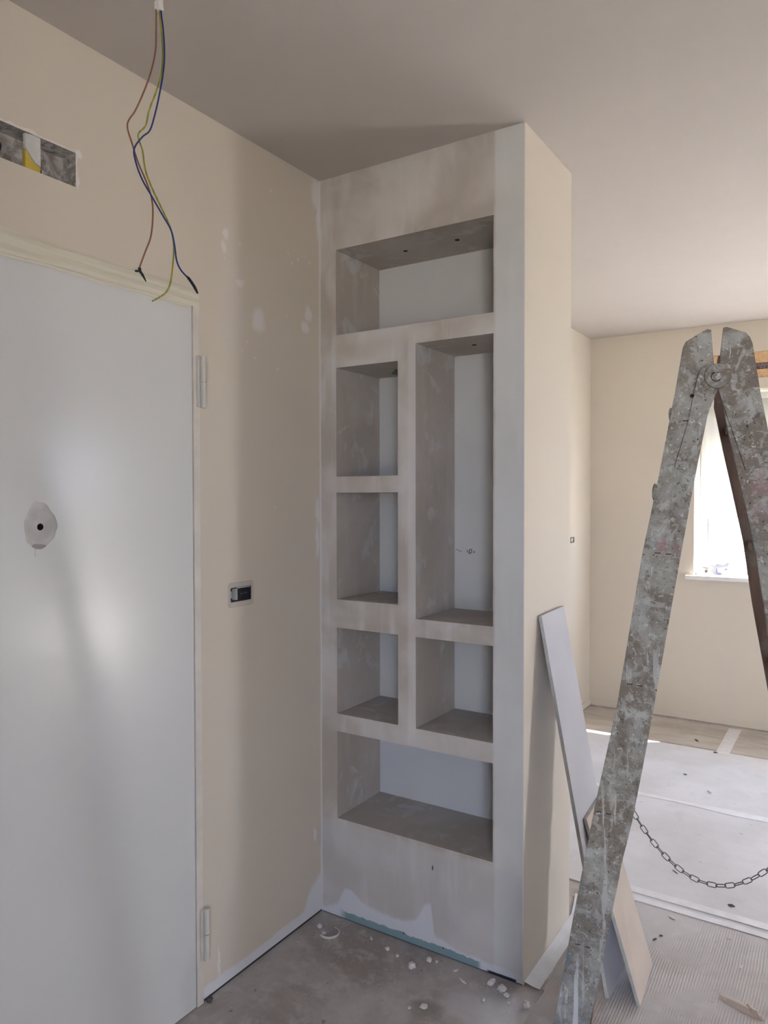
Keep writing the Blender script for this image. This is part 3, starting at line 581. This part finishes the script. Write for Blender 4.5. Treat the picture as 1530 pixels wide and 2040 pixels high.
def tape(pts_c, w, z, label, name='floor_tape', th=.0012, ax='x', am=.002):
    bm = bmesh.new(); prev = None
    for k, (x, y) in enumerate(pts_c):
        o1 = am*noise.noise(Vector((k*.5, 1, w*9))); a_, b_ = ((x, y-w/2+o1), (x, y+w/2-o1)) if ax == 'x' else ((x-w/2+o1, y), (x+w/2-o1, y))
        row = [bm.verts.new((*a_, z)), bm.verts.new((*b_, z)), bm.verts.new((*b_, z+th)), bm.verts.new((*a_, z+th))]
        if prev:
            for q in range(4): bm.faces.new([prev[q], prev[(q+1) % 4], row[(q+1) % 4], row[q]])
        else: bm.faces.new(row)
        prev = row
    bm.faces.new(prev[::-1]); o = link(name, bm, TAPE_M); return tag(o, label, 'tape')
L_ = lambda a_, b_, n=24: [(a_[0]+(b_[0]-a_[0])*k/n, a_[1]+(b_[1]-a_[1])*k/n) for k in range(n+1)]
tape(L_((-.84, 2.955), (1.9, 2.91)), .045, .0045, 'white tape line across the floor, the one just behind the ladder', th=.003)
tape(L_((-.84, 2.895), (1.9, 2.845)), .035, .0032, 'white tape line across the floor, front one of the close pair', th=.003)
tape(L_((-1.3, 3.93), (1.9, 3.915)), .055, .0046, 'white tape line across the middle of the fleece sheet', th=.0025, am=.02)
tape(L_((-.675, 4.80), (-.675, 5.36), 8), .075, .0048, 'short pale tape strip running towards the far wall', th=.001, ax='y')
# white film strip beside the unit
bm = bmesh.new(); prev = None
for k in range(13):
    y = 2.192+(2.80-2.192)*k/12; wv = .003*noise.noise(Vector((k*.7, 0, 4)))
    row = [bm.verts.new((XC+.002+(.0 if k < 10 else -.012*(k-9)), y, .0035+(.007 if k < 11 else .003))), bm.verts.new((XC+.027+wv, y, .0055)), bm.verts.new((XC+.052+wv, y, .0035)), bm.verts.new((XC+.03, y, .0032))]
    if k < 10: row[0].co.x = XC+.001
    if prev:
        for q in range(4): bm.faces.new([prev[q], prev[(q+1) % 4], row[(q+1) % 4], row[q]])
    else: bm.faces.new(row)
    prev = row
bm.faces.new(prev[::-1]); tag(link('film_strip', bm, simple('white_film', (.68, .68, .69), .45, .05, 20, .2)), 'white film strip on the floor along the side of the niche unit', 'film strip')

# ------------------------------------------------------------------ leaning plasterboard offcuts
def slab(name, P4, nrm, th, label):
    """P4: outer face corners (bottom near, bottom far, top far, top near)"""
    P = [Vector(p) for p in P4]; Q = [p-Vector(nrm)*th for p in P]
    bm = bmesh.new(); F = hexa(bm, P+Q)
    o = empty(name, ((P[0]+P[1])/2)); tag(o, label, 'board'); o.location.z = 0
    return o, bm
nA = Vector((.97989, 0, .19953)); nB = (Vector((-.552, 2.274, 0))-Vector((-.742, 2.323, .512))).cross(Vector((0, -1, 0))).normalized()
if nB.x < 0: nB = -nB
def slab2(name, P4, nrm, th, label, fm, bmz):
    o, bm = slab(name, P4, nrm, th, label)
    bm.faces.ensure_lookup_table()
    for i, f in enumerate(bm.faces): f.material_index = {0: 0, 1: 1}.get(i, 2)
    child('panel', bm, [fm, bmz, GYPS_M], o, bevel=.0012); return o
slab2('plasterboard_offcut', [(-.6305, 2.260, .0058), (-.633, 2.497, .0058), (-.8655, 2.520, 1.163), (-.8655, 2.302, 1.158)], nA, .0120, 'long narrow grey plasterboard offcut leaning on the side of the niche unit', GREY_BOARD, GREY_BOARD)
slab2('plasterboard_offcut', [(-.541, 2.276, .0078), (-.556, 2.505, .0078), (-.7265, 2.522, .534), (-.7225, 2.325, .517)], nB, .0115, 'short tan-faced plasterboard offcut leaning against the longer grey one', TAN_BOARD, GREY_BOARD)

# ------------------------------------------------------------------ ladder
LZ = math.radians(10.1055)
lad = empty('step_ladder', (-.2446, 1.6304, .003), LZ); lad.location.z = 0
tag(lad, 'old wooden double stepladder caked in grey plaster and paint, standing open', 'ladder')
TH = .028; ZB = .004
Lp = [(-.0192, 1.8841), (-.0110, 1.8815), (-.0078, 1.8376), (-.003, 1.7900), (-.0055, 1.7700), (-.0435, 1.5589), (-.0692, 1.3984), (-.1279, 1.0258), (-.1582, .8501), (-.1761, .7713), (-.2104, .5765), (-.2434, .3936), (-.300, ZB), (-.388, ZB), (-.3225, .3719), (-.2987, .5032), (-.2807, .616), (-.2348, .8745), (-.189, 1.1044), (-.140, 1.4276), (-.1111, 1.5749), (-.0782, 1.7606), (-.0645, 1.8480), (-.0590, 1.8610)]
Rp = [(.0113, 1.8840), (.0177, 1.8848), (.0520, 1.8710), (.0600, 1.8610), (.0645, 1.8480), (.0791, 1.7519), (.0903, 1.692), (.150, 1.36), (.232, .92), (.330, .40), (.405, ZB), (.298, ZB), (.248, .40), (.170, .86), (.0963, 1.2745), (.0727, 1.4334), (.0475, 1.5534), (.0258, 1.6543), (.0039, 1.7631), (.0040, 1.7900), (.0060, 1.8300)]
def loc_child(name, bm, mats, parent, **k): return link(name, bm, mats, parent, **k)   # meshes in ladder coordinates
def rail(pts, n0, n1, mats, slots=()):
    bm = bmesh.new(); prism(bm, pts, n0, n1, 'y')
    for (uu, zz, w, t) in slots:
        box(bm, uu-w/2, uu+w/2, n0-.0004, n0+.004, zz-.0012, zz+.0012, 1)
    return loc_child('rail', bm, mats, lad, bevel=.002)
sl = []
for zz, uc in [(1.698, -.047), (1.425, -.100), (1.145, -.155), (.862, -.217), (.562, -.260)]:
    sl += [(uc-.010, zz+.0015, .013, 0), (uc+.011, zz, .012, 0)]
rail(Lp, 0, TH, [LAD_M, SLOT_M], sl)
rail(Rp, 0, TH, [LAD_M, SLOT_M], [(.062, 1.700, .012, 0), (.098, 1.43, .012, 0), (.16, 1.14, .012, 0)])
def far(pts, n_top, n_bot):
    """far rail of a half: same outline, set back and spreading towards the floor"""
    bm = bmesh.new()
    def off(z): return n_bot+(n_top-n_bot)*z/1.88
    A = [bm.verts.new((a_, off(b_), b_)) for a_, b_ in pts]; B = [bm.verts.new((a_, off(b_)+TH, b_)) for a_, b_ in pts]
    bm.faces.new(A); bm.faces.new(B[::-1])
    for i in range(len(pts)): j = (i+1) % len(pts); bm.faces.new([A[i], A[j], B[j], B[i]])
    bmesh.ops.triangulate(bm, faces=bm.faces); tag(loc_child('rail', bm, BROWN_M, lad), 'dark brown rail on the far side')
NT, NB = .33, .44
far([(a_-.005, b_) for a_, b_ in Lp], NT, NB); far([(a_*.985+.0, b_-.0) for a_, b_ in Rp], NT, NB)
for zz in (1.698, 1.425, 1.145, .862, .562, .27):
    for side in (-1, 1):
        P_ = Lp if side < 0 else Rp
        c_ = {1.698: .047, 1.425: .102, 1.145: .156, .862: .212, .562: .262, .27: .300}[zz]*side*(1 if side < 0 else .95)
        bm = bmesh.new(); ne = NB+(NT-NB)*zz/1.88; s_ = .008
        prism(bm, [(c_-.016, zz-.006), (c_+.016, zz-.006), (c_+.016, zz+.012), (c_-.016, zz+.012)], TH-.004, ne+.003, 'y')
        loc_child('rung', bm, BROWN_M, lad, bevel=.002)
# hinge straps, disc and pin on the near side
bm = bmesh.new(); prism(bm, [(-.036, 1.790), (-.030, 1.803), (-.018, 1.811), (-.004, 1.809), (.002, 1.760), (-.0125, 1.722), (-.050, 1.598), (-.079, 1.603), (-.0525, 1.700)], -.0048, 0, 'y'); loc_child('hinge_strap', bm, LAD_M, lad, bevel=.0012)
bm = bmesh.new(); prism(bm, [(.034, 1.794), (.028, 1.806), (.016, 1.812), (.004, 1.809), (.001, 1.765), (.014, 1.722), (.0535, 1.597), (.088, 1.603), (.060, 1.72)], -.0048, 0, 'y'); loc_child('hinge_strap', bm, LAD_M, lad, bevel=.0012)
bm = bmesh.new(); disc(bm, (.002, 1.7866), .0245, (-.0100, -.0040), 'y', 40); disc(bm, (.002, 1.7866), .0085, (-.0145, -.0090), 'y', 28)
t_ = [(-.001+.0095*math.cos(math.radians(a_)), -.0103, 1.7852+.0095*math.sin(math.radians(a_))) for a_ in range(110, 345, 12)]
tube(bm, t_, .0009, 6, mi=1); loc_child('hinge_disc', bm, [LAD_M, SLOT_M], lad, bevel=.0008)
bm = bmesh.new(); disc(bm, (-.0456, 1.7496), .0038, (-.0053, -.0030), 'y', 18); tag(loc_child('bolt_hole', bm, SLOT_M, lad), 'round black bolt hole')
for uu, zz in ((-.037, 1.762), (-.066, 1.62), (-.030, 1.70), (.040, 1.69), (.060, 1.625)):
    bm = bmesh.new(); disc(bm, (uu, zz), .0042, (-.0068, -.0040), 'y', 18); loc_child('screw', bm, LAD_M, lad, bevel=.0008)
# plaster lumps stuck on the rail
bm = bmesh.new(); bmesh.ops.create_icosphere(bm, subdivisions=3, radius=1)
for v in bm.verts: v.co = Vector((-.1165+v.co.x*.006, .012+v.co.y*.012, 1.552+v.co.z*.020))
loc_child('plaster_lump', bm, LAD_M, lad, smooth=True)
bm = bmesh.new(); bmesh.ops.create_icosphere(bm, subdivisions=3, radius=1)
for v in bm.verts: v.co = Vector((-.087+v.co.x*.004, .012+v.co.y*.010, 1.715+v.co.z*.014))
loc_child('plaster_lump', bm, LAD_M, lad, smooth=True)
# chain: eye on each rail, then interlocking links
def eye(uu, zz):
    bm = bmesh.new(); tube(bm, [(uu+.006*math.cos(t*.6), .014, zz+.006*math.sin(t*.6)) for t in range(10)], .0013, 8, closed=False); return bm
bm = eye(-.1595, .874)
chain = tag(loc_child('chain', bm, CHAIN_M, lad, smooth=True), 'thin steel chain hanging between the two halves')
loc_child('chain_eye', eye(.168, .880), CHAIN_M, chain, smooth=True)
def cz(x): return .7425+5.1*x*x
C_ = []; x = -.158; pitch = .0172; pts_ = [x]
while x < .163:
    s_ = math.sqrt(1+(10.2*x)**2); x += pitch/s_; pts_.append(x)
def link_bm():
    bm = bmesh.new(); P = []; L2, Wd = .0072, .0047
    for k in range(9): t = PI/2-PI*k/8; P.append((L2-Wd+.0025+Wd*math.cos(t)*1.0, 0, Wd*math.sin(t)))
    for k in range(9): t = -PI/2-PI*k/8; P.append((-(L2-Wd+.0025)+Wd*math.cos(t), 0, Wd*math.sin(t)))
    tube(bm, P, .00105, 8, closed=True); return bm
first = None
for k in range(len(pts_)-1):
    xm = (pts_[k]+pts_[k+1])/2; ang = math.atan(10.2*xm)
    if first is None: o = first = loc_child('chain_link', link_bm(), CHAIN_M, chain, smooth=True)
    else: o = first.copy(); COL.objects.link(o); o.parent = chain
    o.matrix_local = Matrix.Translation((xm, .014, cz(xm))) @ Matrix.Rotation(-ang, 4, 'Y') @ Matrix.Rotation((PI/2 if k % 2 else 0)+random.uniform(-.12, .12), 4, 'X')

# ------------------------------------------------------------------ hanging wires
hw = empty('ceiling_cable', (-1.04, .899, H)); tag(hw, 'brown, yellow-green and blue wires hanging from the ceiling in front of the door', 'electric cable')
WB = [[-1.045,.8968,2.4321],[-1.0447,.8961,2.3934],[-1.0451,.8951,2.3618],[-1.0462,.8935,2.3267],[-1.0533,.888,2.2872],[-1.064,.8803,2.2521],[-1.0748,.8727,2.2232],[-1.0864,.8647,2.1986],[-1.0787,.8688,2.1643],[-1.0687,.8743,2.1292],[-1.0573,.8808,2.0984],[-1.0489,.8855,2.0677],[-1.0471,.8858,2.037],[-1.0497,.8833,2.0018],[-1.0576,.8776,1.9755],[-1.0662,.8714,1.9474]]
WY = [[-1.0413,.8992,2.4321],[-1.0395,.8995,2.3952],[-1.037,.9003,2.3618],[-1.0344,.9011,2.3267],[-1.0355,.8995,2.2916],[-1.0426,.8941,2.2565],[-1.0533,.8864,2.2214],[-1.0583,.8826,2.195],[-1.0692,.8752,2.1784],[-1.0623,.8789,2.1511],[-1.0575,.8811,2.116],[-1.0476,.8867,2.0853],[-1.0332,.8951,2.0501],[-1.0195,.9029,2.015],[-1.0148,.9052,1.9842],[-1.0159,.9036,1.9491],[-1.0193,.9007,1.9184],[-1.0273,.8952,1.9008],[-1.0457,.8831,1.8877]]
WU = [[-1.0384,.9011,2.4321],[-1.0373,.9009,2.3952],[-1.0333,.9026,2.3618],[-1.0306,.9033,2.3179],[-1.0325,.9012,2.2828],[-1.038,.8967,2.2433],[-1.0436,.8924,2.2126],[-1.0508,.8871,2.1845],[-1.0618,.8798,2.1731],[-1.0734,.8719,2.1529],[-1.0709,.8729,2.1292],[-1.061,.8784,2.0985],[-1.0459,.8873,2.0677],[-1.0308,.8962,2.0369],[-1.018,.9038,2.0106],[-1.0126,.9066,1.9842],[-1.0093,.9081,1.9579],[-1.0025,.912,1.9403],[-.9905,.9193,1.9253]]
def wire(P, c, label, dn):
    off = Vector((-.539, .842, 0))*dn; top = [(-1.04+dn*.6, .899, H-.001), (-1.041+dn*.5, .898, 2.56)]
    P = [Vector(p)+off*min(1, k/3) for k, p in enumerate(P)]
    bm = bmesh.new(); tube(bm, spline(top+P, 5), .0015, 8)
    m = M('insulation_'+label, .35)
    if len(c) == 2:
        X, Y, Z = m.xyz(); w = m.n('ShaderNodeTexWave'); m.l(m.scl((1, 1, .15)), w.inputs[0]); w.inputs['Scale'].default_value = 60; m.col(m.mix(m.ss(w.outputs[1], .4, .6), c[0], c[1]))
    else: m.col(c)
    return tag(child('wire', bm, m.m, hw, smooth=True), label+' insulated wire')
wb = wire(WB, (.19, .085, .045), 'brown', .004); wire(WY, ((.30, .27, .03), (.18, .20, .04)), 'yellow-green', 0); wu = wire(WU, (.012, .03, .13), 'blue', -.004)
bm = bmesh.new(); tube(bm, spline([(-1.0395, .900, 2.418), (-1.0396, .8997, 2.408), (-1.0385, .9003, 2.394)], 4), [.0062]*9, 10)
tube(bm, spline([(-1.0450, .8968, 2.412), (-1.0448, .8964, 2.398)], 3), .0030, 8)
tag(child('tape_wrap', bm, simple('white_wrap', (.60, .58, .54), .5), hw), 'scrap of white tape around the wires')
def blk_tape(P, rad, par):
    bm = bmesh.new(); tube(bm, spline(P, 4), rad, 8)
    return tag(child('insulating_tape', bm, BLACK_M, hw, smooth=True), 'black insulating tape on the wire end')
P_ = [(-.9945, .917, 1.930), (-.9905, .9193, 1.9253), (-.983, .9238, 1.9122), (-.9777, .9269, 1.8999)]
blk_tape([Vector(p)+Vector((.539, -.842, 0))*.004 for p in P_], [.0017]*3+[.0026]*7+[.0022, .0018, .0014], wu)
P_ = [(-1.0655, .8718, 1.9470), (-1.0648, .8722, 1.9412), (-1.0609, .8745, 1.9343), (-1.0556, .8776, 1.9228)]
blk_tape([Vector(p)-Vector((.539, -.842, 0))*.003 for p in P_], [.0028]*5+[.0024]*4+[.002, .0016, .0012, .0008], wb)
blk_tape([Vector(p)-Vector((.539, -.842, 0))*.003 for p in [(-1.0640, .873, 1.943), (-1.0675, .8705, 1.9415), (-1.0722, .8672, 1.9418)]], [.002]*6+[.0022, .002, .0012], wb)

# ------------------------------------------------------------------ crumbs on the floor
def crumb(x, y, s, z0, label, flat=.6, mat=None, sd=0, name='plaster_crumb', cat='debris', st=(1, 1), group=None):
    s *= .88; bm = bmesh.new(); bmesh.ops.create_icosphere(bm, subdivisions=3, radius=1); rz = sd*1.7
    for v in bm.verts:
        c = v.co.copy(); k = 1+.45*noise.noise(c*1.6+Vector((sd*3.1, 0, 0)))+.15*noise.noise(c*4+Vector((0, sd, 0)))
        a_, b_ = c.x*st[0]*k, c.y*st[1]*k
        v.co = Vector((s*(a_*math.cos(rz)-b_*math.sin(rz)), s*(a_*math.sin(rz)+b_*math.cos(rz)), s*flat*c.z*k))
    zm = min(v.co.z for v in bm.verts)
    o = link(name, bm, mat or CHUNK_M, None, loc=(x, y, z0-zm)); return tag(o, label, cat, group)
crumb(-1.615, 2.093, .011, 0, 'round white plaster crumb in the corner, left of the plastic ring', .6, sd=1)
crumb(-1.218, 2.071, .014, 0, 'largest round white plaster lump in front of the unit base', .8, sd=2)
crumb(-1.189, 2.133, .010, 0, 'small white lump right up against the green board foot', .8, sd=3)
crumb(-1.165, 2.142, .006, 0, 'tiny crumb just right of the white lump at the green foot', .6, sd=4)
crumb(-1.339, 2.112, .008, 0, 'pale bead of plaster under the left middle of the unit', .8, sd=5)
crumb(-1.419, 2.133, .009, 0, 'flat sliver of plaster just right of the plastic ring', .4, sd=6, st=(.5, 1.2))
crumb(-1.291, 2.098, .007, 0, 'grey white crumb between two lumps in front of the unit', .6, sd=7)
crumb(-1.091, 2.136, .008, 0, 'flat flake near the right end of the green foot', .4, sd=8, st=(1.3, .6))
crumb(-1.047, 2.099, .011, 0, 'long thin white flake on the screed near the unit', .3, sd=9, st=(1.5, .35))
crumb(-.965, 2.133, .015, 0, 'cream plaster fragment, left one of the cluster at the unit corner', .6, sd=10, st=(1.2, .7))
crumb(-.925, 2.126, .016, 0, 'cream plaster fragment, biggest of the cluster at the unit corner', .6, sd=11)
crumb(-.902, 2.108, .010, 0, 'cream plaster fragment, right one of the cluster at the unit corner', .7, sd=12)
crumb(-.833, 2.092, .013, .003, 'beige shaded lump beside the end of the film strip', .9, sd=13)
crumb(-.885, 2.085, .006, 0, 'small white chip below the cluster at the unit corner', .5, sd=14)
crumb(-.955, 2.055, .009, 0, 'broken white chip on the screed in front of the cluster', .4, sd=15, st=(.6, 1.2))
crumb(-1.094, 1.930, .013, 0, 'pale flake lying on the dark stain of the screed', .3, sd=16)
crumb(-1.13, 1.905, .007, 0, 'small flake left of the dark stain on the screed', .3, sd=17)
crumb(-1.66, 1.600, .010, 0, 'dark grey lump at the foot of the door frame', .8, DARKCH_M, 18)
crumb(-.641, 4.135, .010, .0045, 'short white peg lying on the fleece sheet', .5, None, 19, 'wall_plug', 'wall plug', (.5, 1.9))
crumb(-.560, 2.828, .012, .003, 'white flake on the cardboard near the tape line', .25, sd=20, st=(1.5, .6))
crumb(-.584, 2.655, .008, .003, 'dark crumb on the cardboard beside the offcuts', .4, DARKCH_M, 21, st=(1.3, .5))
crumb(-.570, 2.690, .006, .003, 'second dark crumb on the cardboard, behind the first', .4, DARKCH_M, 22)
crumb(-.312, 2.648, .010, .003, 'white flake on the cardboard right of the ladder foot', .25, sd=23, st=(1.2, .6))
crumb(-.368, 2.80, .007, .003, 'white flake on the cardboard under the chain', .25, sd=24, st=(1.4, .6))
crumb(-.487, 2.424, .004, .003, 'tiny white grain on the ribbed cardboard', .5, sd=25)
crumb(-.362, 2.420, .004, .003, 'tiny white grain left of the paper scrap', .5, sd=26)
crumb(-.39, 3.03, .012, .0045, 'grey smudge of dirt on the fleece below the chain', .15, DARKCH_M, 27)
crumb(-.711, 4.80, .013, .0045, 'dark chip at the foot of the pale tape strip', .25, DARKCH_M, 28)
crumb(-.85, 4.99, .014, .002, 'brown splinter on the tan paper by the far wall', .2, DARKCH_M, 29, st=(1.6, .5))
crumb(-.796, 4.333, .010, .0045, 'dark chip on the fleece in front of the sun patch', .25, DARKCH_M, 30)
crumb(-.62, 3.18, .009, .0045, 'dark twig-like chip on the fleece behind the ladder', .2, DARKCH_M, 31, st=(2.2, .35))
# plastic ring fragment
bm = bmesh.new(); tube(bm, [(-1.565+.034*math.cos(math.radians(a_)), 2.085+.034*math.sin(math.radians(a_)), .0035) for a_ in range(-120, 100, 8)], [.0042 if i < 13 else max(.0012, .0042-.0003*(i-12)) for i in range(28)], 8)
tag(link('plastic_ring', bm, CHUNK_M, smooth=True), 'curved white ring fragment on the floor by the corner', 'debris')
crumb(-1.578, 2.070, .010, 0, 'cream crumb lying inside the plastic ring fragment', .4, sd=33)
# kraft paper scrap
bm = bmesh.new(); prev = None; nk = 16
for k in range(nk+1):
    t = k/nk; x = -.345+.118*t; y = 2.455-.036*t; w = .020*(.7+.3*math.sin(t*PI)); zz = .004+.006*math.sin(t*PI)*.8+(.006 if 12 <= k <= 14 else 0)
    row = [bm.verts.new((x-.010, y+w, zz+.004)), bm.verts.new((x, y, zz+.006)), bm.verts.new((x+.010, y-w, .0045)), bm.verts.new((x+.001, y-.001, zz+.0045))]
    if prev:
        for q in range(4): bm.faces.new([prev[q], prev[(q+1) % 4], row[(q+1) % 4], row[q]])
    else: bm.faces.new(row)
    prev = row
bm.faces.new(prev[::-1]); tag(link('paper_scrap', bm, simple('kraft_paper', (.52, .45, .40), .8, .06, 20)), 'crumpled strip of brown paper on the ribbed cardboard, bottom right', 'paper')
# fine dust and grit, beyond counting
bm = bmesh.new()
for k in range(420):
    x = random.uniform(-1.66, -.84); y = 2.17-abs(random.gauss(0, .22)); s = random.uniform(.0005, .0014)
    if y < 1.5: continue
    res = bmesh.ops.create_icosphere(bm, subdivisions=1, radius=s, matrix=Matrix.Translation((x, y, s*.5)))
tag(link('plaster_grit', bm, CHUNK_M), 'fine white plaster grit scattered over the bare screed', 'debris', kind='stuff')
